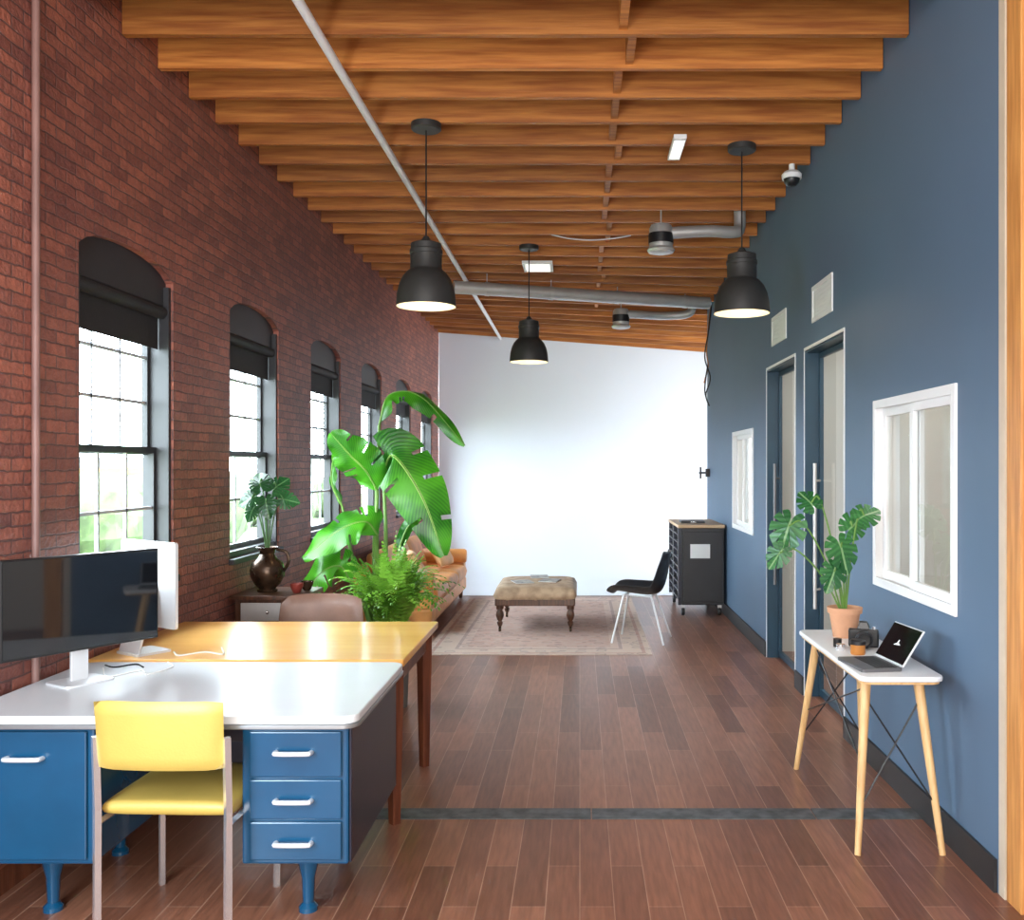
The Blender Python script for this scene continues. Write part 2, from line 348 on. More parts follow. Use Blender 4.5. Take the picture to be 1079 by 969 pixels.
WIN = [4.60+1.78*i for i in range(6)]
HW, WZ0, WZS, WZT = .48, 1.02, 2.55, 2.666
def arch(t): return WZS + (WZT-WZS)*math.sqrt(max(0, 1-(t*.98)**2))
b = B(); T = (-.15, 0, 0)
def rectx(b, X, y0, y1, z0, z1, off): b.prism([(X, y0, z0), (X, y1, z0), (X, y1, z1), (X, y0, z1)], off)
y = -3.2
for wc in WIN:
    rectx(b, LX, y, wc-HW, 0, ZD, T); rectx(b, LX, wc-HW, wc+HW, 0, WZ0, T)
    n = 14
    for i in range(n):
        t0, t1 = -1+2*i/n, -1+2*(i+1)/n
        b.prism([(LX, wc+t0*HW, arch(t0)), (LX, wc+t1*HW, arch(t1)), (LX, wc+t1*HW, ZD), (LX, wc+t0*HW, ZD)], T)
    y = wc+HW
rectx(b, LX, y, 18.9, 0, ZD, T)
meta(b.obj('wall_left', M['brick'], smooth=False), 'dark red brick wall with arched window openings', 'wall', kind='structure')

RO = [(3.947, 5.02, .99, 1.93), (5.62, 6.61, 0, 2.40), (6.90, 7.95, 0, 2.40), (8.56, 9.67, .99, 1.93)]
b = B(); y = 3.55; T = (.12, 0, 0)
for (a, c, z0, z1) in RO:
    rectx(b, RX, y, a, 0, ZD, T)
    if z0 > 0: rectx(b, RX, a, c, 0, z0, T)
    rectx(b, RX, a, c, z1, ZD, T); y = c
rectx(b, RX, y, 11.68, 0, ZD, T)
meta(b.obj('wall_right', M['blue'], smooth=False), 'slate blue painted partition wall', 'wall', kind='structure')
meta(B().box(4.6, 4.75, -3.2, 19, 0, ZD).obj('wall_office', M['cream'], smooth=False), 'cream plaster office wall', 'wall', kind='structure')
meta(B().box(RX+.12, 4.6, 11.56, 11.68, 0, ZD).obj('wall_office_end', M['cream'], smooth=False), 'cream plaster partition closing the offices', 'wall', kind='structure')
meta(B().box(RX+.12, 4.6, 3.55, 3.65, 0, ZD).obj('wall_office_side', M['cream'], smooth=False), 'cream plaster partition', 'wall', kind='structure')
meta(B().box(RX+.12, 4.6, 8.2, 8.3, 0, ZD).obj('wall_office_middle', M['cream'], smooth=False), 'cream plaster partition between offices', 'wall', kind='structure')
meta(B().box(-2.4, 4.8, -3.35, -3.2, 0, ZD).obj('wall_front', M['cream'], smooth=False), 'cream plaster wall', 'wall', kind='structure')
# cyclorama
b = B(); xs = [LX+.002+i*(4.58-LX)/16 for i in range(17)]; rows = []; D = 14.62
for x in xs:
    pr = [(11.70, .006), (D-1.5, .006)]
    pr += [(D-1.5+1.5*math.sin(pi/2*k/20), .006+1.5*(1-math.cos(pi/2*k/20))) for k in range(1, 21)]; pr += [(D, ZD-.005)]
    rows.append([b.bm.verts.new((x, p[0], p[1])) for p in pr])
for i in range(16):
    for j in range(len(rows[0])-1): b._f([rows[i][j], rows[i+1][j], rows[i+1][j+1], rows[i][j+1]])
meta(b.obj('wall_back', M['cyc'], angle=60), 'seamless white cyclorama wall curving into a white painted floor', 'wall', kind='structure')

# joists
def jdrop(x, y): return .31*max(0, min(1, (y-8)/6.5))*max(0, (x-LX))/4.2
jy = [4.525+.385*n for n in range(-2, 27)]
for y in jy:
    xr = RX-.005 if y < 11.68 else 4.59
    b = B(); z0 = ZJ; z1 = ZJ-jdrop(xr, y)
    b.prism([(LX+.002, y-.019, z0), (xr, y-.019, z1), (xr, y-.019, ZD), (LX+.002, y-.019, ZD)], (0, .038, 0))
    meta(b.obj('ceiling_joist', M['joist'], smooth=False), 'orange-brown exposed timber ceiling joist', 'joist', 'exposed ceiling joists')
for y0, y1 in zip(jy, jy[1:]):
    if y1 > 12: break
    dx = random.choice((-.025, .025))
    meta(B().box(.23-.02+dx, .23+.02+dx, y0+.019, y1-.019, ZJ+.02-jdrop(.23, y0), ZD).obj('joist_blocking', M['joist'], smooth=False), 'short timber block between two ceiling joists', 'timber block', 'blocking between joists')

for i, (x0, x1) in enumerate(((-1.25, .05), (.056, 1.07), (1.076, RX-.002))):
    meta(B().box(x0, x1, 4.30, 4.43, 0, .004).obj('trim_%d' % (i+1), M['strip'], smooth=False), 'dark grey stone threshold strip set in the floor', 'threshold', kind='structure')
k = 0
for y0, y1 in ((3.56, 5.60), (6.63, 6.88), (7.97, 11.68)):
    o = B().box(RX-.014, RX-.001, y0, y1, 0, .125).obj('baseboard_right' if k == 0 else 'baseboard_right_%d' % k, M['baseb'], smooth=False); k += 1
    meta(o, 'black painted baseboard', 'baseboard', kind='structure')
meta(B().box(LX+.001, LX+.02, -3, 11.65, 0, .1).obj('baseboard_left', M['rwood'], smooth=False), 'dark wood baseboard under the brick', 'baseboard', kind='structure')
meta(B().box(RX+.0, RX+.03, 3.50, 3.55, 0, ZD).obj('trim_4', M['stripw'], smooth=False), 'pale strip along the end of the blue wall', 'trim', kind='structure')
meta(B().box(RX+.004, RX+.25, 3.38, 3.495, 0, ZD).obj('trim_5', M['post'], bevel=.004, smooth=False), 'orange timber post at the wall end', 'post', kind='structure')

# ------------------------------------------------------------------ arched windows
def sash(b, y0, y1, z0, z1, x, fw=.028):
    for a in ((y0, y0+fw, z0, z1), (y1-fw, y1, z0, z1), (y0+fw, y1-fw, z0, z0+fw+.005), (y0+fw, y1-fw, z1-fw-.005, z1)): b.box(x-.016, x+.016, *a)
def muntins(b, y0, y1, z0, z1, x, cols, rws, w=.008):
    for i in range(1, cols): yy = y0+(y1-y0)*i/cols; b.box(x-.008, x+.008, yy-w, yy+w, z0, z1)
    for i in range(1, rws): zz = z0+(z1-z0)*i/rws; b.box(x-.008, x+.008, y0, y1, zz-w, zz+w)
def arched_window(n, yc):
    w = thing('window_%d' % n, 'arched window with dark frame, pale glazing bars and black shade', 'window', (LX, yc, WZ0), kind='structure')
    h = HW; H = WZS-WZ0
    b = B(); b.box(-.149, -.012, -h, -h+.032, 0, H); b.box(-.149, -.012, h-.032, h, 0, H); b.box(-.149, -.02, -h+.032, h-.032, 0, .04)
    b.obj('frame', M['winframe'], w, False)
    b = B(); nn = 14
    for i in range(nn):
        t0, t1 = -1+2*i/nn, -1+2*(i+1)/nn
        b.prism([(-.04, t0*h*.999, H-.10), (-.04, t1*h*.999, H-.10), (-.04, t1*h*.999, arch(t1)-WZ0-.001), (-.04, t0*h*.999, arch(t0)-WZ0-.001)], (-.11, 0, 0))
    b.obj('header_panel', M['winframe'], w, False)
    b = B(); b.cyl((-.05, -h+.034, H-.135), (-.05, h-.034, H-.135), .034, seg=20); b.obj('shade_cassette', M['shadef'], w)
    B().box(-.070, -.065, -h+.04, h-.04, H-.33, H-.135).obj('roller_shade', M['shadef'], w, False)
    y0, y1 = -h+.033, h-.033; zm = .66
    s = B(); sash(s, y0, y1, zm-.02, H-.10, -.128); s.obj('upper_sash', M['winframe'], w, False)
    s = B(); sash(s, y0, y1, .04, zm+.02, -.094); s.obj('lower_sash', M['winframe'], w, False)
    s = B(); muntins(s, y0+.03, y1-.03, zm+.015, H-.14, -.128, 3, 3); muntins(s, y0+.03, y1-.03, .075, zm-.014, -.094, 3, 2); s.obj('muntins', M['muntin'], w, False)
    s = B(); x = -.128; s.quad((x, y0+.02, zm), (x, y1-.02, zm), (x, y1-.02, H-.12), (x, y0+.02, H-.12)); x = -.094; s.quad((x, y0+.02, .06), (x, y1-.02, .06), (x, y1-.02, zm), (x, y0+.02, zm))
    s.obj('glass', M['glass'], w, False)
    B().box(-.02, .03, -h-.02, h+.02, -.035, 0).obj('sill', M['winframe'], w, False, bevel=.004)
for i, yc in enumerate(WIN): arched_window(i+1, yc)

def office_window(n, y0, y1):
    w = thing('window_%d' % n, 'white framed two-pane interior window in the blue wall', 'window', (RX, (y0+y1)/2, .99), kind='structure')
    h = (y1-y0)/2; H = .94
    b = B()
    for a in ((-h-.015, -h+.03, -.015, H+.015), (h-.03, h+.015, -.015, H+.015), (-h+.03, h-.03, -.015, .03), (-h+.03, h-.03, H-.03, H+.015)): b.box(-.014, -.001, *a)
    for a in ((-h+.001, -h+.02, 0.001, H-.001), (h-.02, h-.001, 0.001, H-.001), (-h+.02, h-.02, 0.001, .02), (-h+.02, h-.02, H-.02, H-.001)): b.box(.0, .12, *a)
    b.obj('frame', M['white'], w, False, bevel=.002)
    for ya, yb, x in ((-h+.021, .03, .012), (-.03, h-.021, .040)):
        s = B()
        for a in ((ya, ya+.05, .021, H-.021), (yb-.05, yb, .021, H-.021), (ya+.05, yb-.05, .021, .070), (ya+.05, yb-.05, H-.070, H-.021)): s.box(x-.012, x+.012, *a)
        s.obj('sash', M['white'], w, False, bevel=.003)
        B().quad((x, ya+.045, .065), (x, yb-.045, .065), (x, yb-.045, H-.065), (x, ya+.045, H-.065)).obj('glass', M['glass'], w, False)
office_window(7, RO[0][0], RO[0][1]); office_window(8, RO[3][0], RO[3][1])

def glass_door(n, y0, y1):
    w = thing('door_%d' % n, 'glass office door set in a dark blue jamb with pale edging', 'door', (RX, (y0+y1)/2, 0), kind='structure')
    h = (y1-y0)/2; H = 2.40
    b = B(); b.box(.002, .125, -h+.001, -h+.014, 0, H-.001); b.box(.002, .125, h-.014, h-.001, 0, H-.001); b.box(.002, .125, -h+.014, h-.014, H-.014, H-.001)
    b.obj('jamb', M['jamb'], w, False)
    b = B(); b.box(-.006, -.001, -h-.014, -h, .0, H+.02); b.box(-.006, -.001, h, h+.006, 0, H+.02); b.box(-.006, -.001, -h, h, H, H+.02)
    b.obj('casing', M['white'], w, False)
    b = B(); b.box(.095, .12, h-.045, h-.016, .01, H-.016); b.box(.095, .12, -h+.016, -h+.04, .01, H-.016); b.box(.095, .12, -h+.04, h-.045, .01, .06); b.box(.095, .12, -h+.04, h-.045, H-.05, H-.016)
    b.obj('door_frame', M['jamb'], w, False)
    x = .108; B().quad((x, -h+.035, .05), (x, h-.04, .05), (x, h-.04, H-.045), (x, -h+.035, H-.045)).obj('glass', M['glass'], w, False)
    s = B(); s.cyl((.045, h-.10, .62), (.045, h-.10, 1.62), .012, seg=12); s.cyl((.045, h-.10, .75), (.10, h-.035, .75), .008, seg=8); s.cyl((.045, h-.10, 1.5), (.10, h-.035, 1.5), .008, seg=8)
    s.obj('pull_handle', M['darkalu' if n == 2 else 'steel'], w)
glass_door(1, RO[1][0], RO[1][1]); glass_door(2, RO[2][0], RO[2][1])

for (y0, y1, z0, z1) in ((5.87, 6.38, 2.56, 2.80), (7.19, 7.72, 2.57, 2.80)):
    v = thing('wall_vent', 'white rectangular louvred wall vent above the doors', 'vent', (RX, (y0+y1)/2, z0), group='wall vents over the doors'); h = (y1-y0)/2; H = z1-z0
    b = B()
    for a in ((-h, -h+.03, 0, H), (h-.03, h, 0, H), (-h+.03, h-.03, 0, .03), (-h+.03, h-.03, H-.03, H)): b.box(-.010, -.001, *a)
    b.box(-.003, -.001, -h+.03, h-.03, .03, H-.03)
    b.obj('vent_frame', M['grille'], v, False)
    b = B()
    for i in range(9):
        z = .035+i*(H-.07)/9; b.box(-.006, -.0031, -h+.03, h-.03, z, z+.013)
    b.obj('louvres', M['grille'], v, False)

# ------------------------------------------------------------------ ceiling services
meta(B().cyl((-1.22, 2.5, 3.624), (-1.22, 14.60, 3.56), .023, seg=16).obj('ceiling_conduit', M['conduit']), 'long white conduit pipe hung under the joists', 'pipe')
meta(B().cyl((LX+.018, 3.765, .1), (LX+.018, 3.765, 3.645), .015, seg=12).obj('wall_pipe', M['oldpipe']), 'thin brick-coloured painted vertical pipe on the brick wall', 'pipe')
dct = thing('ventilation_duct', 'long smooth grey metal ventilation duct across the room', 'duct', (-1.31, 9.86, 3.46))
dv = V((2.78, .98, 0))
B().cyl((0, 0, 0), dv, .068, seg=32).obj('duct_tube', M['steel'], dct, angle=60)
for f in (.12, .36, .62, .9):
    p = dv*f; B().cyl(p+V((0,0,.066)), p+V((0,0,.19-jdrop(p.x-1.31, p.y+9.86))), .006, seg=6).obj('hanger', M['steel'], dct)
    b = B(); b.lathe([(.068, -.02), (.073, -.02), (.073, .02), (.068, .02)], (0,0,0), 24, 'X'); o = b.obj('strap', M['steel'], dct); o.location = p; o.rotation_euler = (0, 0, math.atan2(.98, 2.78))
def vent_can(x, y, z, bend, r, zt, label):
    t = thing('duct_diffuser', label, 'duct', (x, y, z))
    B().lathe([(0, 0), (r*.6, 0), (r*1.0, .01), (r*1.12, .03), (r*.95, .05), (r*.95, .2), (r*.8, .23), (0, .23)], seg=28).obj('diffuser', M['steel'], t)
    B().lathe([(r*.99, .08), (r*1.0, .08), (r*1.0, .16), (r*.99, .16)], seg=28).obj('black_band', M['black'], t)
    B().tube(catmull(bend, 8), r*.48, 16).obj('branch_duct', M['steel'], t)
    B().cyl((0, 0, .23), (0, 0, zt-z), .006, seg=8).obj('hanger_rod', M['steel'], t)
vent_can(.65, 7.605, 3.30, [(0, 0, .15), (.12, 0, .17), (.40, .03, .19), (.60, .10, .20), (.66, .18, .26), (.66, .19, .49)], .1, 3.65, 'round metal air diffuser with a short bent branch duct')
vent_can(.48, 11.07, 3.20, [(0, 0, .15), (.12, 0, .17), (.5, .12, .17), (.8, .14, .20), (.86, .14, .32)], .1, ZJ-jdrop(.48, 11.07)+.005, 'small round air diffuser with curved metal duct')
o = B().tube(catmull([(-.25, 8.375, 3.643), (-.1, 8.375, 3.61), (.1, 8.375, 3.595), (.3, 8.375, 3.61), (.45, 8.375, 3.636)], 10), .007, 8).obj('loose_cable', M['steel']); meta(o, 'thin loose grey cable sagging under a joist', 'cable')
def fixture(x, y, sx, sy, label):
    t = thing('ceiling_light', label, 'light fixture', (x, y, ZJ-.03-jdrop(x, y)))
    B().box(-sx/2, sx/2, -sy/2, sy/2, 0, .029).obj('housing', M['white'], t, False, bevel=.003)
    B().box(-sx*.4, sx*.4, -sy*.4, sy*.4, -.004, .0).obj('diffuser', pm('fixture_glow', (.9, .9, .9), .4, emis=(1, .97, .9), estr=1.0), t, False)
fixture(.62, 6.065, .08, .42, 'short white strip light fixed under the joists'); fixture(-.42, 9.53, .30, .42, 'white flat panel light fixed under the joists')
sec = thing('security_camera', 'small white dome security camera under the joists by the blue wall', 'camera', (1.44, 6.45, 3.50))
B().lathe([(0, .0), (.03, .004), (.05, .025), (.055, .05), (.055, .07)], seg=24).obj('dome', M['plastic'], sec)
B().lathe([(.055, .05), (.066, .05), (.068, .08), (.05, .10), (.02, .11), (.02, .1505), (0, .1505)], seg=24).obj('housing', M['white'], sec)
o = thing('cable_bundle', 'tangled black cables hanging at the end of the blue wall', 'cables', (1.52, 11.3, 2.3))
B().tube(catmull([(.046, 0, 1.22), (.01, 0, .9), (-.03, .02, .6), (.03, -.02, .35), (-.02, 0, .15), (.02, 0, .02), (-.03, .02, .2), (.0, .0, .5)], 8), .009, 6).obj('black_cable', M['plastic'], o)
B().tube(catmull([(.046, .08, 1.2), (0, .08, .7), (.02, .09, .5), (-.03, .08, .3), (0, .08, .42)], 8), .007, 6).obj('orange_cable', M['amber'], o)
o = thing('wall_clamp', 'small black metal clamp bracket on the blue wall end', 'clamp', (RX, 11.45, 1.52))
B().box(-.05, -.001, -.03, .03, -.05, .05).obj('plate', M['black'], o, False, bevel=.004)
B().cyl((-.05, 0, 0), (-.13, 0, .0), .012).obj('peg', M['black'], o); B().cyl((-.11, 0, -.07), (-.11, 0, .07), .012).obj('lever', M['black'], o)

# ------------------------------------------------------------------ pendants
def pendant(x, y, zb, label):
    top = ZJ-jdrop(x, y); t = thing('pendant_lamp', label, 'pendant lamp', (x, y, zb), group='charcoal pendant lamps')
    H = top-zb
    B().lathe([(0, H-.001), (.09, H-.001), (.09, H-.035), (.082, H-.042), (0, H-.042)], seg=28).obj('canopy', M['lampgrey'], t)
    B().cyl((0, 0, .385), (0, 0, H-.04), .005, seg=8).obj('cord', M['plastic'], t)
    prof = [(.178, 0), (.177, .03), (.172, .08), (.16, .13), (.14, .175), (.115, .205), (.096, .22), (.094, .225), (.094, .31), (.098, .312), (.098, .335), (.092, .34), (.09, .375), (.03, .395), (.015, .42), (0, .42)]
    B().lathe(prof, seg=40).obj('lamp_shade', M['lampgrey'], t, angle=35)
    B().lathe([(.178, 0), (.174, .0), (.168, .08), (.155, .13), (.135, .17), (.09, .21), (.088, .30), (0, .30)], seg=40).obj('shade_lining', M['lampin'], t, label='cream inner lining')
    B().lathe([(0, .09), (.025, .1), (.035, .13), (.03, .165), (.016, .2), (.016, .30)], seg=20).obj('bulb', M['bulb'], t)
    l = bpy.data.lights.new('pendant_light', 'POINT'); l.energy = 2.5; l.color = (1, .82, .6); l.shadow_soft_size = .05
    lo = bpy.data.objects.new('pendant_light', l); COL.objects.link(lo); lo.location = (x, y, zb+.03)
pendant(-.92, 5.68, 2.555, 'charcoal metal pendant lamp hanging over the desks')
pendant(1.035, 6.065, 2.575, 'charcoal metal pendant lamp hanging beside the blue wall')
pendant(-.47, 8.76, 2.56, 'charcoal metal pendant lamp hanging over the lounge')

# ------------------------------------------------------------------ blue steel desk
dk = thing('office_desk', 'blue steel office desk with white laminate top and silver handles', 'desk', (-1.455, 3.675, 0))
B().slab(-.69, .695, -.452, .448, .722, .75, .06, 8).obj('desktop', M['lam'], dk, bevel=.004)
B().slab(-.692, .698, -.456, .45, .706, .7215, .06, 8).obj('edge_band', M['edge'], dk, bevel=.003)
def handle(parent, x, y, z, w=.06):
    p = [(x-w, y, z), (x-w, y-.018, z+.002), (x-w+.012, y-.028, z+.002), (x+w-.012, y-.028, z+.002), (x+w, y-.018, z+.002), (x+w, y, z)]
    B().tube(catmull(p, 3), .0085, 8).obj('handle', M['alu'], parent, label='silver bar handle')
def pedestal(x0, x1, drawers):
    b = B(); b.box(x0, x1, -.41, .40, .23, .705); p = b.obj('pedestal', M['tank'], dk, False, bevel=.008)
    for z0, z1 in drawers:
        d = B().box(x0+.03, x1-.022, -.424, -.4105, z0, z1).obj('drawer', M['tank'], p, False, bevel=.004)
        handle(d, (x0+x1)/2, -.424, z1-(.07 if z1-z0 < .2 else .09))
    for yy in (-.25, .25):
        B().lathe([(0, 0), (.034, 0), (.034, .015), (.02, .03), (.024, .12), (.05, .229), (0, .229)], ((x0+x1)/2, yy, 0), 20).obj('foot', M['tank'], dk)
pedestal(.292, .659, [(.535, .69), (.39, .525), (.25, .38)]); pedestal(-.675, -.215, [(.25, .69)])
B().box(.660, .668, -.405, .39, .235, .704).obj('side_panel', M['tankside'], dk, False, bevel=.003, label='side panel, darker than the pedestals')  # side panel coloured darker than the blue pedestals
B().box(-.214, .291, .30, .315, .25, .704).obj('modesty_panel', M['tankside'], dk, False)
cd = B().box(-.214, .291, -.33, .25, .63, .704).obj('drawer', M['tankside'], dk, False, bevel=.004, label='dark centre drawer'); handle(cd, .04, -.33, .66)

# wooden desk
wd = thing('wooden_desk', 'golden varnished wooden desk with red-brown legs', 'desk', (-1.465, 4.655, 0))
B().slab(-.69, .695, -.51, .51, .722, .755, .012, 3).obj('desktop', M['owood'], wd, bevel=.004)
b = B(); b.box(.625, .65, -.42, .42, .62, .721); b.box(-.66, -.635, -.42, .42, .62, .721); b.box(-.635, .625, .40, .42, .62, .721); b.box(-.635, .625, -.42, -.40, .62, .721)
b.obj('apron', M['rwood'], wd, False)
for x in (-.635, .635):
    for yy in (-.405, .405):
        B().tube([(x, yy, 0), (x, yy, .60), (x, yy, .721)], [.028, .042, .042], 4).obj('leg', M['rwood'], wd, False, bevel=.003)

# ------------------------------------------------------------------ yellow chair
yc = thing('side_chair', 'mustard yellow vinyl side chair with square chrome frame', 'chair', (-1.385, 3.40, 0), math.radians(-2))
def sqbar(pts, r=.013): return B().tube(pts, r, 4)
for sx in (-1, 1):
    x = .222*sx
    sqbar([(x, -.235, 0), (x, -.232, .45), (x, -.245, .70)], .015).obj('leg', M['chrome'], yc, False, label='chrome back leg running up to the backrest')
    sqbar([(x, .225, 0), (x, .225, .415)]).obj('leg', M['chrome'], yc, False, label='chrome front leg')
    sqbar([(x, -.232, .405), (x, .225, .405)], .012).obj('seat_rail', M['chrome'], yc, False)
b = B(); n = 16; m = 10; g = []
for j in range(m+1):
    v = j/m; row = []
    for i in range(n+1):
        u0 = -1+2*i/n; x = .212*u0; yb = -.242-.02*(1-u0*u0); u = abs(u0); vv = abs(2*v-1)
        th = .015*(max(0, 1-u**12)*max(0, 1-vv**12))**.4
        corner = 1-.06*max(0, u-.8)*5*max(0, vv-.7)*3
        row.append((x*(1+.03*v), yb-.02*v, .592+.234*(.5+(v-.5)*corner), th))
    g.append(row)
fr = [[b.bm.verts.new((p[0], p[1]-p[3], p[2])) for p in r] for r in g]
bk = [[fr[j][i] if i in (0, n) or j in (0, m) else b.bm.verts.new((g[j][i][0], g[j][i][1]+g[j][i][3], g[j][i][2])) for i in range(n+1)] for j in range(m+1)]
for j in range(m):
    for i in range(n):
        b._f([fr[j][i], fr[j][i+1], fr[j+1][i+1], fr[j+1][i]]); b._f([bk[j][i], bk[j+1][i], bk[j+1][i+1], bk[j][i+1]])
b.obj('backrest', M['yellow'], yc, angle=80)
B().pillow(-.225, .225, -.20, .25, .415, .472, 14, .16).obj('seat', M['yellow'], yc, angle=70)

# brown desk chair
bc = thing('desk_chair', 'taupe brown leather desk chair pulled to the wooden desk', 'chair', (-1.56, 5.56, 0))
b = B()
n = 14; m = 10; fr = []; bk = []
for j in range(m+1):
    v = j/m; r1 = []; r2 = []
    for i in range(n+1):
        u = -1+2*i/n; w = .255*(1-.15*max(0, v-.6)**1.2)
        vv = abs(2*v-1); th = .035*(max(0, 1-abs(u)**6)*max(0, 1-vv**6))**.45
        z = .50+.325*v-.03*abs(u)**4*v; yb = .20+.03*v-.06*u*u
        r1.append(b.bm.verts.new((u*w, yb-th, z))); r2.append(r1[-1] if i in (0, n) or j in (0, m) else b.bm.verts.new((u*w, yb+th, z)))
    fr.append(r1); bk.append(r2)
for j in range(m):
    for i in range(n):
        b._f([fr[j][i], fr[j][i+1], fr[j+1][i+1], fr[j+1][i]]); b._f([bk[j][i], bk[j+1][i], bk[j+1][i+1], bk[j][i+1]])
b.obj('backrest', M['brleather'], bc, angle=80)
B().pillow(-.25, .25, -.24, .22, .41, .50, 12, .25).obj('seat', M['brleather'], bc, angle=70)
B().tube([(0, .18, .40), (0, .24, .45), (0, .26, .62)], .016).obj('back_bracket', M['black'], bc)
B().cyl((0, 0, .1), (0, 0, .415), .025).obj('gas_column', M['black'], bc)
b = B()
for i in range(5):
    a = 2*pi*i/5; b.tube([(0, 0, .11), (.24*math.cos(a), .24*math.sin(a), .07)], [.025, .015])
b.obj('star_base', M['black'], bc)
for i in range(5):
    a = 2*pi*i/5; c = (.24*math.cos(a), .24*math.sin(a), .03); B().lathe([(0, -.02), (.03, -.02), (.03, .02), (0, .02)], c, 16, 'X').obj('caster', M['black'], bc)

# ------------------------------------------------------------------ screens on the desks
ang = math.atan2(.54, .336)
mo = thing('monitor', 'black widescreen computer monitor with glossy dark screen on silver stand', 'monitor', (-1.952, 3.73, .75), ang)
B().box(-.318, .318, -.012, .02, .130, .505).obj('bezel', M['plastic'], mo, False, bevel=.004)
B().box(-.310, .310, -.0145, -.0122, .140, .498).obj('screen', pm('monitor_glass', (.006, .007, .009), .04, var=0, spec=.8), mo, False)
B().box(-.035, .035, .021, .035, .008, .3).obj('stand_neck', M['alu'], mo, False, bevel=.003)
B().slab(-.10, .10, -.06, .10, 0, .008, .02).obj('stand_foot', M['alu'], mo)
im = thing('desktop_computer', 'silver all-in-one desktop computer seen from its pale back', 'computer', (-1.965, 4.33, .755), math.radians(145))
b = B(); pts = []
for cx, cz, a0 in ((.205, .49, 0), (-.205, .49, pi/2), (-.205, .135, pi), (.205, .135, 1.5*pi)):
    for i in range(5):
        a = a0+pi/2*i/4; pts.append((cx+.015*math.cos(a), -.006, cz+.015*math.sin(a)))
b.prism(pts, (0, .014, 0)); b.obj('case_back', M['alu'], im)
B().box(-.212, .212, -.0085, -.0062, .18, .5).obj('screen', M['screen'], im, False)
b = B(); b.prism([(-.08, .009, .30), (.08, .009, .30), (.08, .09, .012), (-.08, .09, .012)], (0, .008, 0)); b.obj('stand_neck', M['alu'], im, False)
B().slab(-.085, .085, -.06, .11, 0, .01, .01).obj('stand_foot', M['alu'], im)
def cable(pts, r, mat, label): meta(B().tube(catmull(pts, 8), r, 6).obj('cable', mat), label, 'cable')
cable([(-2.0, 3.98, .7537), (-1.9, 3.82, .7537), (-1.82, 3.93, .7537), (-1.76, 3.86, .7537), (-1.72, 4.0, .7537), (-1.78, 4.10, .7537)], .0035, M['paper'], 'thin white cable lying on the white desktop')
cable([(-1.84, 4.3, .7587), (-1.78, 4.22, .7587), (-1.70, 4.30, .7587), (-1.6, 4.25, .7587), (-1.66, 4.40, .7587)], .0035, M['paper'], 'thin white cable lying on the wooden desktop')
cable([(-2.02, 4.04, .7537), (-1.96, 4.0, .7537), (-1.90, 4.06, .7537), (-1.84, 4.0, .7537)], .0035, M['plastic'], 'thin black cable lying on the white desktop')

# ------------------------------------------------------------------ wall console table
ct = thing('console_table', 'narrow white-topped side table with splayed beech legs and black wire braces', 'table', (1.328, 4.46, 0))
B().slab(-.175, .175, -.57, .57, .712, .735, .05, 8).obj('tabletop', M['white'], ct, bevel=.006)
B().slab(-.165, .165, -.56, .56, .702, .7115, .05, 8).obj('top_underside', M['beech'], ct)
for sx in (-1, 1):
    for sy in (-1, 1):
        B().cyl((sx*(.185 if sx < 0 else .165), sy*.555, 0), (sx*.11, sy*.42, .702), .013, .022, 14).obj('leg', M['beech'], ct)
b = B()
for sy in (-1, 1):
    b.tube([(-.118, sy*.435, .62), (.145, sy*.52, .20)], .004, 6); b.tube([(.118, sy*.435, .62), (-.155, sy*.52, .20)], .004, 6)
b.tube([(-.11, -.42, .66), (-.14, .49, .33)], .004, 6); b.tube([(-.11, .42, .66), (-.14, -.49, .33)], .004, 6)
b.obj('wire_brace', M['black'], ct)

# ---------- leaves
def monstera_leaf(b, c, nrm, tipdir, R, cuts=5):
    n_ = V(nrm).normalized(); t = V(tipdir); t = (t-n_*t.dot(n_)).normalized(); s = t.cross(n_)
    uvl = b.bm.loops.layers.uv.verify(); c = V(c); N_ = 96; ring = []
    for i in range(N_):
        a = 2*pi*i/N_; th = abs(math.atan2(math.sin(a), math.cos(a)))
        r = (1.0-.32*(th/pi))*(1+.18*math.exp(-(th/.25)**2))
        if th > 2.7: r *= 1-.75*((th-2.7)/.44)**1.5
        if .35 < th < 2.3:
            ph = (th-.35)/1.95*cuts; f = abs((ph % 1)-.5)*2
            if f > .82: r *= .6
        x = math.sin(a)*r*.88*R; y = (math.cos(a)*r)*R; z = -.28*(x*x+y*y)/R+.10*abs(x)
        ring.append((b.bm.verts.new(c+s*x+t*y+n_*z), x/R/2+.5, y/R/2+.5))
    cv = b.bm.verts.new(c)
    for i in range(N_):
        p, q = ring[i], ring[(i+1) % N_]
        f = b._f([cv, p[0], q[0]])
        if f:
            for l, (u, v) in zip(f.loops, ((.5, .5), (p[1], p[2]), (q[1], q[2]))): l[uvl].uv = (u, v)
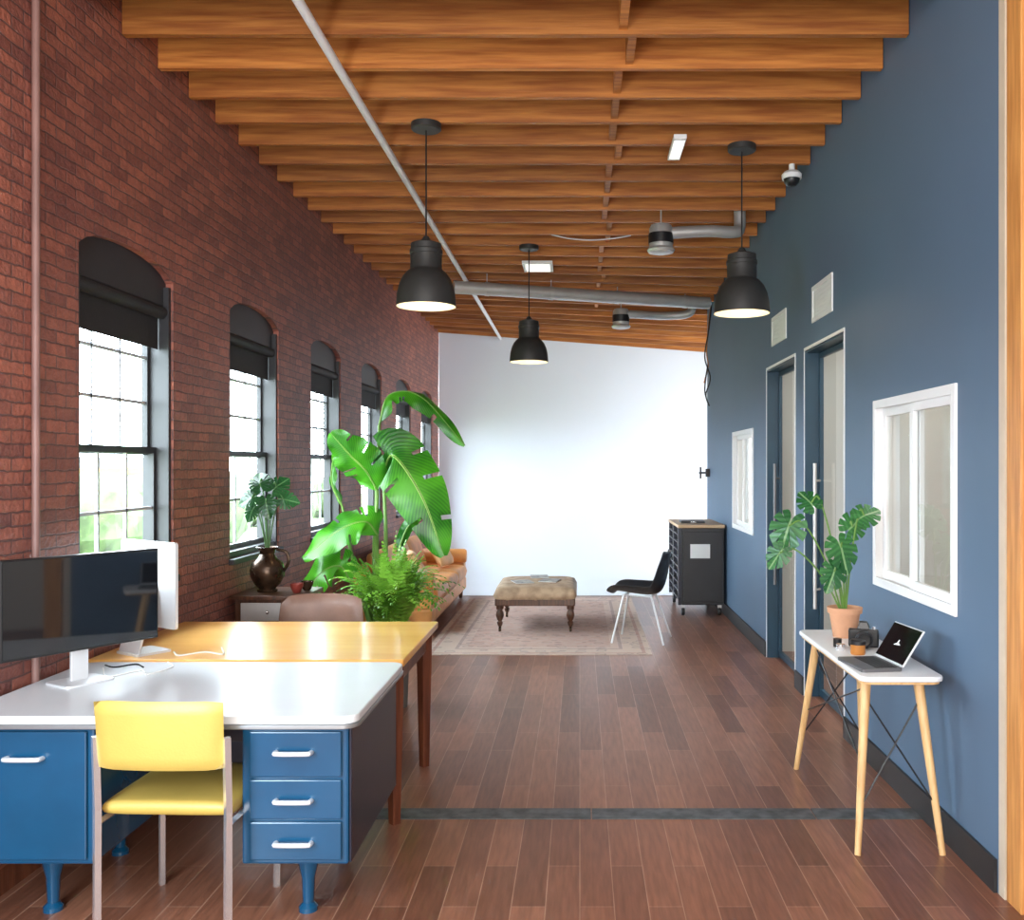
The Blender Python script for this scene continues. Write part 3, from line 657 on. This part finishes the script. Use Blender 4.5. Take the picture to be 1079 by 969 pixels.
def blade(b, pts, W, nrm, fold=.18, splits=3, seed=0):
    rnd = random.Random(seed); P = catmull(pts, 14); L = len(P); uvl = b.bm.loops.layers.uv.verify(); rows = []
    sp = {}
    for _ in range(splits): sp[rnd.randrange(int(L*.2), int(L*.8))] = (rnd.choice((0, 1)), rnd.uniform(.2, .7))
    m = 8
    for i, p in enumerate(P):
        t = i/(L-1); tan = (P[min(i+1, L-1)]-P[max(i-1, 0)]).normalized()
        n_ = V(nrm); n_ = (n_-tan*n_.dot(tan)).normalized(); s = tan.cross(n_)
        w = W*.5*(math.sin(pi*min(1, t*.97+.02))**.55)*(1.08-.3*t)*(min(1, t*7+.2))
        row = []
        for j in range(-m, m+1):
            u = j/m
            rip = .014*math.sin(i*.55+(2 if j > 0 else 0))*abs(u)**2
            row.append((b.bm.verts.new(p+s*(u*w)-n_*(abs(u)**1.6*w*fold*1.6-rip)+tan*(abs(u)*w*.22)), .5+u*.5, t))
        rows.append(row)
    for i in range(L-1):
        for j in range(2*m):
            side = 0 if j < m else 1; q0 = [rows[i][j], rows[i][j+1], rows[i+1][j+1], rows[i+1][j]]
            if i in sp and sp[i][0] == side and abs(j-m+.5)/m > sp[i][1]: continue
            f = b._f([v[0] for v in q0])
            if f:
                for l, v in zip(f.loops, q0): l[uvl].uv = (v[1], v[2])

def potted_monstera(name, label, loc, leaves, potf, leafmat, stemmat, zst, r=.0045, cuts=5):
    t = thing(name, label, 'potted plant', loc); potf(t)
    for c, nrm, tip, R in leaves:
        b = B(); monstera_leaf(b, c, nrm, tip, R, cuts); b.obj('leaf', leafmat, t, angle=60, recalc=False)
    b = B()
    for c, nrm, tip, R in leaves:
        c = V(c)
        b.tube(catmull([(c.x*.06, c.y*.06, zst), (c.x*.35, c.y*.35, zst+(c.z-zst)*.6), tuple(c*.75+V((0, 0, c.z*.28))), tuple(c)], 6), r, 6)
    b.obj('stems', stemmat, t)
def tpot(t):
    B().lathe([(0, 0), (.058, 0), (.076, .12), (.086, .122), (.088, .15), (.078, .152), (.075, .13), (0, .13)], seg=32).obj('pot', M['terra'], t)
    B().lathe([(0, .135), (.074, .131)], seg=24).obj('soil', M['soil'], t)
potted_monstera('potted_monstera', 'monstera plant with split green leaves in a terracotta pot', (1.345, 4.82, .735), [
    ((-.28, .02, .56), (-.35, -.9, .3), (-.3, 0, -.9), .13), ((-.34, -.05, .43), (-.3, -.9, .2), (-.6, 0, -.8), .085),
    ((-.18, -.03, .68), (-.2, -.8, .5), (-.3, 0, .5), .085),
    ((-.04, -.08, .46), (.1, -.9, .35), (.2, 0, -.9), .115), ((.03, -.03, .56), (.2, -.9, .3), (.6, 0, .5), .10),
    ((.07, -.10, .62), (.0, -.8, .6), (.7, 0, .5), .095), ((-.08, -.10, .34), (.1, -.9, .3), (-.3, 0, -.8), .095)],
    tpot, M['monst'], M['stem'], .13, cuts=3)

cm = thing('film_camera', 'black vintage film camera with chunky lens on the white table', 'camera', (1.36, 4.55, .735), math.radians(-15))
B().box(-.07, .07, -.02, .025, 0, .085).obj('body', M['plastic'], cm, False, bevel=.008)
B().prism([(-.03, -.018, .0851), (.03, -.018, .0851), (.018, -.012, .12), (-.018, -.012, .12)], (0, .035, 0)).obj('viewfinder', M['plastic'], cm, False, bevel=.003)
B().lathe([(0, -.0205), (.036, -.0205), (.036, -.05), (.040, -.055), (.040, -.085), (.032, -.09), (.028, -.08), (0, -.075)], (0, 0, .045), 28, 'Y').obj('lens', M['black'], cm)
B().cyl((.05, 0, .0851), (.05, 0, .098), .012).obj('dial', M['chrome'], cm)
lc = thing('leather_lens_case', 'small amber brown leather lens case beside the camera', 'case', (1.28, 4.37, .735))
B().lathe([(0, 0), (.032, 0), (.034, .01), (.034, .045), (0, .045)], seg=24).obj('case_body', M['amber'], lc)
B().lathe([(0, .0455), (.036, .0455), (.036, .062), (.03, .068), (0, .068)], seg=24).obj('lid', M['black'], lc)
for i, (x, y, h) in enumerate(((1.235, 4.55, .04), (1.225, 4.46, .03))):
    o = thing('lens_cap', 'small dark round lens piece on the table', 'lens', (x, y, .735), group='small lens pieces'); B().lathe([(0, 0), (.018, 0), (.02, .005), (.02, h), (.014, h), (0, h-.005)], seg=20).obj('barrel', M['chrome' if i else 'plastic'], o)
lp = thing('laptop', 'open dark grey laptop with black display on the white table', 'laptop', (1.255, 4.12, .735), math.radians(-83))
B().slab(-.135, .135, -.09, .09, .0, .014, .012).obj('base', M['darkalu'], lp, bevel=.002)
b = B()
for r in range(5):
    for k in range(12): x = -.118+k*.0198; y = -.02+r*.019; b.box(x, x+.0165, y, y+.0155, .0141, .0155)
b.obj('keyboard', M['key'], lp, False)
B().box(-.04, .04, -.083, -.03, .0141, .0146).obj('trackpad', M['darkalu'], lp, False)
rot = Matrix.Rotation(math.radians(-33), 3, 'X')
ld = B().box(-.135, .135, -.004, .004, 0, .178, rot=rot, c=(0, .09, .0165)).obj('lid', M['alu'], lp, False, bevel=.002)
B().box(-.130, .130, -.0062, -.0042, .008, .172, rot=rot, c=(0, .09, .0165)).obj('display', M['screen'], ld, False)
b = B()
for pl in (((-.030, .076), (.028, .082), (.006, .090), (-.012, .087)), ((-.010, .0885), (.004, .0905), (.002, .104), (-.004, .104))):
    b.prism([rot @ V((p[0], -.0066, p[1]))+V((0, .09, .0165)) for p in pl], (0, -.0004, 0))
b.obj('display_figure', M['paper'], ld, False)

# ------------------------------------------------------------------ side table with vase monstera
st = thing('end_table', 'dark wooden end table with drawer under the brick wall window', 'table', (-1.925, 6.06, 0))
B().slab(-.235, .225, -.22, .24, .775, .80, .01, 3).obj('tabletop', M['dwood'], st, bevel=.003)
b = B(); b.box(-.21, .20, -.19, .21, .62, .774); b.obj('case', M['dwood'], st, False, bevel=.003)
d = B().box(-.17, .17, -.202, -.191, .645, .755).obj('drawer', M['steel'], st, False, bevel=.003, label='metal-faced drawer'); B().ball((0, -.215, .70), .012).obj('knob', M['chrome'], d)
for x in (-.19, .18):
    for yy in (-.17, .19): B().cyl((x, yy, 0), (x, yy, .62), .014, .022).obj('leg', M['dwood'], st)
def jug(t):
    B().lathe([(0, 0), (.06, 0), (.065, .01), (.05, .02), (.08, .05), (.105, .10), (.108, .14), (.095, .185), (.06, .215), (.045, .24), (.05, .265), (.07, .285), (.064, .286), (.04, .26), (0, .25)], seg=36).obj('vase', M['bronze'], t)
    b = B(); b.tube(catmull([(.06, 0, .27), (.12, 0, .25), (.135, 0, .19), (.103, 0, .13)], 6), .01, 8); b.obj('vase_handle', M['bronze'], t)
potted_monstera('vase_monstera', 'dark monstera leaves standing in a round bronze jug', (-1.995, 6.06, .80), [
    ((-.09, -.03, .60), (-.2, -.9, .4), (-.6, 0, -.2), .095), ((-.03, -.05, .69), (0, -.8, .6), (-.2, 0, .8), .10), ((.07, -.04, .67), (.2, -.8, .5), (.5, 0, .7), .095),
    ((.12, -.05, .59), (.2, -.9, .3), (.9, 0, -.1), .085), ((.02, -.09, .57), (0, -.9, .3), (.2, 0, -.9), .09), ((-.07, -.08, .52), (-.2, -.9, .2), (-.4, 0, -.8), .07)],
    jug, M['monstd'], M['stemd'], .25)
for i, (x, y, mt) in enumerate(((-1.79, 6.0, 'red'), (-1.76, 6.12, 'bronze'))):
    o = thing('small_bowl', ('dull red' if mt == 'red' else 'bronze')+' little ceramic bowl beside the jug', 'bowl', (x, y, .80), group='little bowls on the end table')
    B().lathe([(0, 0), (.02, 0), (.025, .005), (.04, .04), (.042, .06), (.038, .06), (.03, .02), (0, .012)], seg=24).obj('bowl_body', M[mt], o)

# ------------------------------------------------------------------ banana plant
bp = thing('potted_banana_plant', 'tall banana-leaf plant with huge glossy green leaves in a dark planter', 'potted plant', (-1.47, 6.95, 0))
B().lathe([(0, 0), (.15, 0), (.19, .34), (.20, .38), (.185, .38), (.17, .33), (0, .33)], seg=36).obj('planter', M['pot'], bp)
B().lathe([(0, .335), (.171, .331)], seg=24).obj('soil', M['soil'], bp)
LV = [
 ([(0, 0, .33), (-.02, 0, 1.2), (.0, 0, 1.90)], [(.0, 0, 1.90), (.08, -.02, 2.12), (.32, -.06, 2.10), (.64, -.1, 1.75)], .22, (-.35, -.35, .9)),
 ([(.02, 0, .33), (.05, 0, 1.0), (.03, 0, 1.56)], [(.03, -.02, 1.56), (.13, -.10, 1.67), (.34, -.16, 1.38), (.50, -.18, .96)], .46, (.25, -.95, .15)),
 ([(-.02, 0, .33), (-.03, -.02, 1.0), (-.01, 0, 1.42)], [(-.01, -.02, 1.42), (-.08, -.06, 1.56), (-.19, -.1, 1.68), (-.32, -.14, 1.84)], .38, (-.35, -.9, -.15)),
 ([(-.02, 0, .33), (.0, 0, .8), (-.02, -.05, 1.10)], [(.0, -.05, 1.10), (-.08, -.1, 1.20), (-.26, -.15, 1.14), (-.50, -.2, .94)], .36, (-.1, -.70, .70)),
 ([(-.03, 0, .33), (-.12, -.05, .65), (-.18, -.1, .76)], [(-.18, -.1, .76), (-.26, -.12, .88), (-.40, -.15, .82), (-.56, -.2, .54)], .30, (-.4, -.85, .35)),
 ([(0, .02, .33), (-.20, .05, .9), (-.28, .05, 1.3)], [(-.28, .05, 1.3), (-.36, .05, 1.48), (-.34, .05, 1.7), (-.28, .05, 1.82)], .07, (-.6, -.7, .2)),
 ([(.02, 0, .33), (.12, -.02, .7), (.14, -.05, .95)], [(.14, -.05, .95), (.20, -.06, 1.12), (.26, -.08, 1.2), (.33, -.1, 1.25)], .10, (.3, -.9, .2)),
]
for i, (pt, bl, W, nr) in enumerate(LV):
    b = B(); blade(b, bl, W, nr, .12 if W > .25 else .3, 6 if W > .18 else 0, i); b.obj('leaf', M['banana'], bp, angle=70, recalc=False)
    b = B(); P = catmull(pt, 6); b.tube(P, [.02-.010*k/len(P) for k in range(len(P))], 8)
    P = catmull(bl, 6); b.tube(P, [.009-.007*k/len(P) for k in range(len(P))], 6); b.obj('leaf_stalk', M['stem'], bp)

# fern
fn = thing('potted_fern', 'bushy bright green fern in a tall grey planter', 'potted plant', (-1.25, 6.32, 0))
B().lathe([(0, 0), (.10, 0), (.12, .50), (.125, .56), (.112, .56), (.10, .52), (0, .52)], seg=32).obj('planter', M['potw'], fn)
B().lathe([(0, .525), (.101, .521)], seg=24).obj('soil', M['soil'], fn)
b = B(); rnd = random.Random(3); uvl = b.bm.loops.layers.uv.verify()
for k in range(170):
    a = rnd.uniform(0, 2*pi); el = rnd.uniform(.0, 1.0)**.7; Lf = rnd.uniform(.44, .70); o = V((rnd.uniform(-.07, .07), rnd.uniform(-.07, .07), .52))
    d = V((math.cos(a), math.sin(a), 0)); pts = []
    for i in range(19):
        t = i/18; hor = Lf*(.08+.68*el)*t*(.6+.4*t); z = Lf*(1.12-el*.20)*t-Lf*(.05+.70*el)*t*t*t*.9
        pts.append(o+d*hor+V((0, 0, z)))
    for i in range(1, 18):
        tan = (pts[i+1]-pts[i-1]).normalized(); s = tan.cross(V((0, 0, 1)))
        if s.length < .01: s = d.cross(V((0, 0, 1)))
        s.normalize(); t = i/18; ll = .046*math.sin(pi*min(1, t*.9+.12))+.006
        for sg in (-1, 1):
            q = pts[i]; e = q+s*sg*ll+tan*ll*.6+V((0, 0, -.008)); h = tan*.011; md_ = (q+e)*.5
            f = b._f([b.bm.verts.new(q-h*.5), b.bm.verts.new(md_-h), b.bm.verts.new(e), b.bm.verts.new(md_+h), b.bm.verts.new(q+h*.5)])
            if f:
                for l, uvv in zip(f.loops, ((.2, 0), (.3, .1), (.4, .5), (.3, .4), (.2, .2))): l[uvl].uv = uvv
b.obj('fronds', M['fern'], fn, smooth=False, recalc=False)

# ------------------------------------------------------------------ rug, ottoman, sofa
o = B().box(-.975, .975, -1.75, 1.75, 0, .006).obj('area_rug', M['rug'], smooth=False); o.location = (-.36, 9.78, 0)
meta(o, 'faded rose and beige patterned oriental rug under the ottoman', 'rug')
ot = thing('ottoman', 'tufted tan patterned ottoman with dark turned wooden legs', 'ottoman', (-.43, 9.58, .006))
B().pillow(-.40, .40, -.52, .52, .27, .445, 32, .22, tuft=(3, 4, .02)).obj('cushion', M['ott'], ot, angle=80)
B().box(-.385, .385, -.50, .50, .255, .325).obj('frame', M['dwood'], ot, False, bevel=.01)
for x in (-.34, .34):
    for yy in (-.44, .44):
        B().lathe([(0, .254), (.036, .254), (.036, .22), (.022, .215), (.034, .19), (.040, .16), (.028, .12), (.018, .105), (.03, .095), (.024, .07), (.014, .05), (0, .05)], (x, yy, 0), 20).obj('leg', M['dwood'], ot)
        B().lathe([(0, -.012), (.022, -.012), (.025, 0), (.022, .012), (0, .012)], (x, yy, .025), 18, 'X').obj('caster', M['bronze'], ot)
for i, (x, y, r) in enumerate(((-.57, 9.42, .3), (-.30, 9.52, -.2), (-.42, 9.86, .1))):
    m_ = thing('magazine', 'dark-covered magazine lying on the ottoman', 'magazine', (x, y, .4515), r, group='magazines on the ottoman')
    B().box(-.09, .09, -.12, .12, 0, .006).obj('pages', M['paper'], m_, False); B().box(-.091, .091, -.121, .121, .0061, .0075).obj('cover', M['mag'], m_, False)

so = thing('sofa', 'low tan leather sofa with bolster arm along the brick wall', 'sofa', (-1.76, 10.27, 0))
B().box(-.37, .37, -1.36, 1.36, .10, .26).obj('base', M['tan'], so, False, bevel=.03)
for i in range(3):
    y0 = -1.17+i*.78; B().pillow(-.18, .40, y0, y0+.775, .25, .43, 12, .2).obj('seat_cushion', M['tan'], so, angle=80)
    B().pillow(-.20, .20, -.38, .38, -.09, .09, 12, .3, rot=Matrix.Rotation(math.radians(72), 3, 'Y'), c=(-.19, y0+.39, .575)).obj('back_cushion', M['tan2' if i == 1 else 'tan'], so, angle=80)
B().box(-.375, -.27, -1.36, 1.36, .261, .66).obj('back_frame', M['tan'], so, False, bevel=.04)
for sy in (-1, 1):
    b = B(); y = sy*1.27; b.box(-.36, .36, y-.08, y+.08, .261, .43); b.lathe([(0, -.37), (.07, -.37), (.085, -.35), (.088, 0), (.085, .36), (.07, .38), (0, .38)], (0, y, .51), 24, 'X'); b.obj('arm', M['tan'], so, bevel=0)
for x in (-.31, .31):
    for yy in (-1.28, 1.28): B().cyl((x, yy, 0), (x, yy, .10), .02, .03).obj('leg', M['dwood'], so)
for i, (x, y, mt, r) in enumerate(((-1.62, 9.45, 'tan2', .2), (-1.62, 11.05, 'tan2', -.2))):
    p = thing('throw_pillow', 'pale tan leather throw pillow on the sofa', 'pillow', (x, y, .435), r, group='throw pillows on the sofa')
    B().pillow(-.17, .17, -.20, .20, -.06, .06, 12, .5, rot=Matrix.Rotation(math.radians(60), 3, 'Y'), c=(0, 0, .165)).obj('pillow_cover', M[mt], p, angle=80)

# ------------------------------------------------------------------ shell chair
sc = thing('shell_chair', 'black moulded shell chair on slim metal legs by the rug', 'chair', (.555, 8.72, .006), math.radians(-104))
pp = catmull([V((0, a, c)) for a, c in [(-.24, .425), (-.20, .452), (-.05, .435), (.10, .425), (.19, .455), (.235, .56), (.26, .70), (.285, .82)]], 4); b = B(); n = len(pp); m = 12; rows = []
for i, p in enumerate(pp):
    t = i/(n-1); w = .235*(1-.12*abs(t-.5)*2)*(1-max(0, t-.75)**2*4.5)*(1-max(0, .12-t)**1*1.2); row = []
    for j in range(m+1):
        u = -1+2*j/m; cup = .075*abs(u)**2.6*(.7+.6*math.sin(pi*min(1, t*1.1)))
        tan = (pp[min(i+1, n-1)]-pp[max(i-1, 0)]).normalized(); nr = V((0, -tan.z, tan.y))
        row.append(b.bm.verts.new(V((u*w, p.y, p.z))+nr*cup))
    rows.append(row)
for i in range(n-1):
    for j in range(m): b._f([rows[i][j], rows[i][j+1], rows[i+1][j+1], rows[i+1][j]])
b.obj('shell', M['shell'], sc, solid=.008, subsurf=1, angle=90)
for sx in (-1, 1):
    B().cyl((sx*.23, -.22, 0), (sx*.12, -.13, .43), .009, .010, 10).obj('leg', M['alu'], sc); B().cyl((sx*.22, .25, 0), (sx*.12, .12, .425), .009, .010, 10).obj('leg', M['alu'], sc)
b = B(); b.tube([(-.12, -.13, .42), (.12, -.13, .42), (.12, .12, .415), (-.12, .12, .415), (-.12, -.13, .42)], .008, 8); b.obj('under_frame', M['alu'], sc)

# ------------------------------------------------------------------ rolling cart
ca = thing('rolling_cart', 'black rolling equipment cart with wooden top and slotted side rails', 'cart', (1.295, 10.65, 0))
b = B(); b.box(-.21, .245, -.54, .54, .12, .94); b.obj('body', M['black'], ca, False, bevel=.008)
B().box(-.25, .25, -.56, .56, .941, .975).obj('wooden_top', M['plyw'], ca, False, bevel=.005)
b = B()
for i in range(9):
    z = .18+i*.085; b.box(-.245, -.2105, -.53, .53, z, z+.012)
for yy in (-.53, -.02, .49): b.box(-.246, -.2105, yy, yy+.04, .12, .94)
b.obj('side_rails', M['tankside'], ca, False)
b = B(); b.box(-.19, .225, -.552, -.5405, .16, .90); b.obj('door', M['black'], ca, False, bevel=.004)
o = B().box(-.12, .09, -.5545, -.5525, .62, .77).obj('paper_sign', M['paper'], ca, False, label='blank white sheet taped to the cart')
for x in (-.19, .2):
    for yy in (-.48, .48):
        B().box(x-.02, x+.02, yy-.03, yy+.03, .085, .119).obj('caster_bracket', M['steel'], ca, False)
        B().lathe([(0, -.016), (.045, -.016), (.05, 0), (.045, .016), (0, .016)], (x, yy, .05), 24, 'X').obj('caster', M['black'], ca)
o = thing('equipment_case', 'small flat dark case lying on the cart top', 'case', (1.24, 10.5, .975)); B().box(-.13, .13, -.12, .12, 0, .03).obj('case_body', M['plastic'], o, False, bevel=.005)
B().box(-.03, .03, -.132, -.1205, .008, .02).obj('case_handle', M['chrome'], o, False)

# ------------------------------------------------------------------ outdoors
meta(B().box(-140, -2.9, -30, 160, -3.2, -3).obj('ground', M['grass'], smooth=False), 'sunlit green grass outside the windows', 'ground', kind='structure')
b = B(); rnd = random.Random(5)
for i in range(70):
    r = rnd.uniform(1.2, 2.6); b.ball((rnd.uniform(-36, -22), rnd.uniform(5, 90), -3+r*.8+rnd.uniform(-.4, .4)), r, (1, 1.2, rnd.uniform(.8, 1.1)), 10, 7)
for v in b.bm.verts: v.co += V((rnd.uniform(-.2, .2), rnd.uniform(-.2, .2), rnd.uniform(-.2, .2)))
o = b.obj('hedge_foliage', M['tree'], smooth=False); meta(o, 'row of distant green trees outside the windows', 'trees', kind='stuff')
bl = thing('distant_building', 'pale low building with a yellow band beyond the lawn', 'building', (-60, 75, -3))
B().box(-5, 5, -60, 60, 0, 5.6).obj('facade', M['facade'], bl, False); B().box(5.01, 5.1, -60, 60, 3.6, 4.4).obj('yellow_band', M['road'], bl, False)

# ------------------------------------------------------------------ light
w = bpy.data.worlds.new('World'); scene.world = w; w.use_nodes = True; bg = w.node_tree.nodes['Background']
bg.inputs[0].default_value = (.81, .915, 1.0, 1); bg.inputs[1].default_value = 27.0
def area(name, loc, target, sx, sy, e, col=(1, 1, 1)):
    l = bpy.data.lights.new(name, 'AREA'); l.shape = 'RECTANGLE'; l.size = sx; l.size_y = sy; l.energy = e; l.color = col
    o = bpy.data.objects.new(name, l); COL.objects.link(o); o.location = loc
    o.rotation_euler = (V(target)-V(loc)).to_track_quat('-Z', 'Y').to_euler(); return o
area('soft_room_fill', (0, -2.4, 1.6), (0, 6, 1.4), 4, 2.5, 350, (1, .97, .93))  # added fill behind the camera, no lamp stands there
area('overhead_fill', (-.3, 1.6, 3.6), (-.1, 4.0, 0), 2.6, 2, 75, (1, .98, .96))  # added fill above the frame, not an actual fixture
area('cool_side_fill', (-2.1, 1.4, 1.35), (1.4, 4.6, .1), 1.3, 1.5, 165, (.68, .86, 1))  # added cool fill to brighten the lower blue wall, no window here
area('cyc_fill', (3.0, 11.85, 1.9), (-1.4, 14.6, 2.3), 2.6, 3.4, 215, (.92, .96, 1))  # added fill hidden behind the partition to whiten the cyclorama
area('office_light', (3.2, 5.8, 3.6), (3.2, 5.8, 0), 2, 3, 80, (1, .96, .90)); area('office_light', (3.2, 9.8, 3.6), (3.2, 9.8, 0), 2, 2.4, 90, (1, .98, .94))

# ------------------------------------------------------------------ camera
cd = bpy.data.cameras.new('camera'); cam = bpy.data.objects.new('camera', cd); COL.objects.link(cam)
cam.location = (0, 0, 1.6); cam.rotation_euler = (pi/2, 0, 0); cd.sensor_width = 36; cd.lens = 36*1000/1079
cd.shift_x = -71.5/1079; cd.shift_y = 6.5/1079; cd.clip_end = 400
scene.camera = cam
scene.view_settings.view_transform = 'Standard'
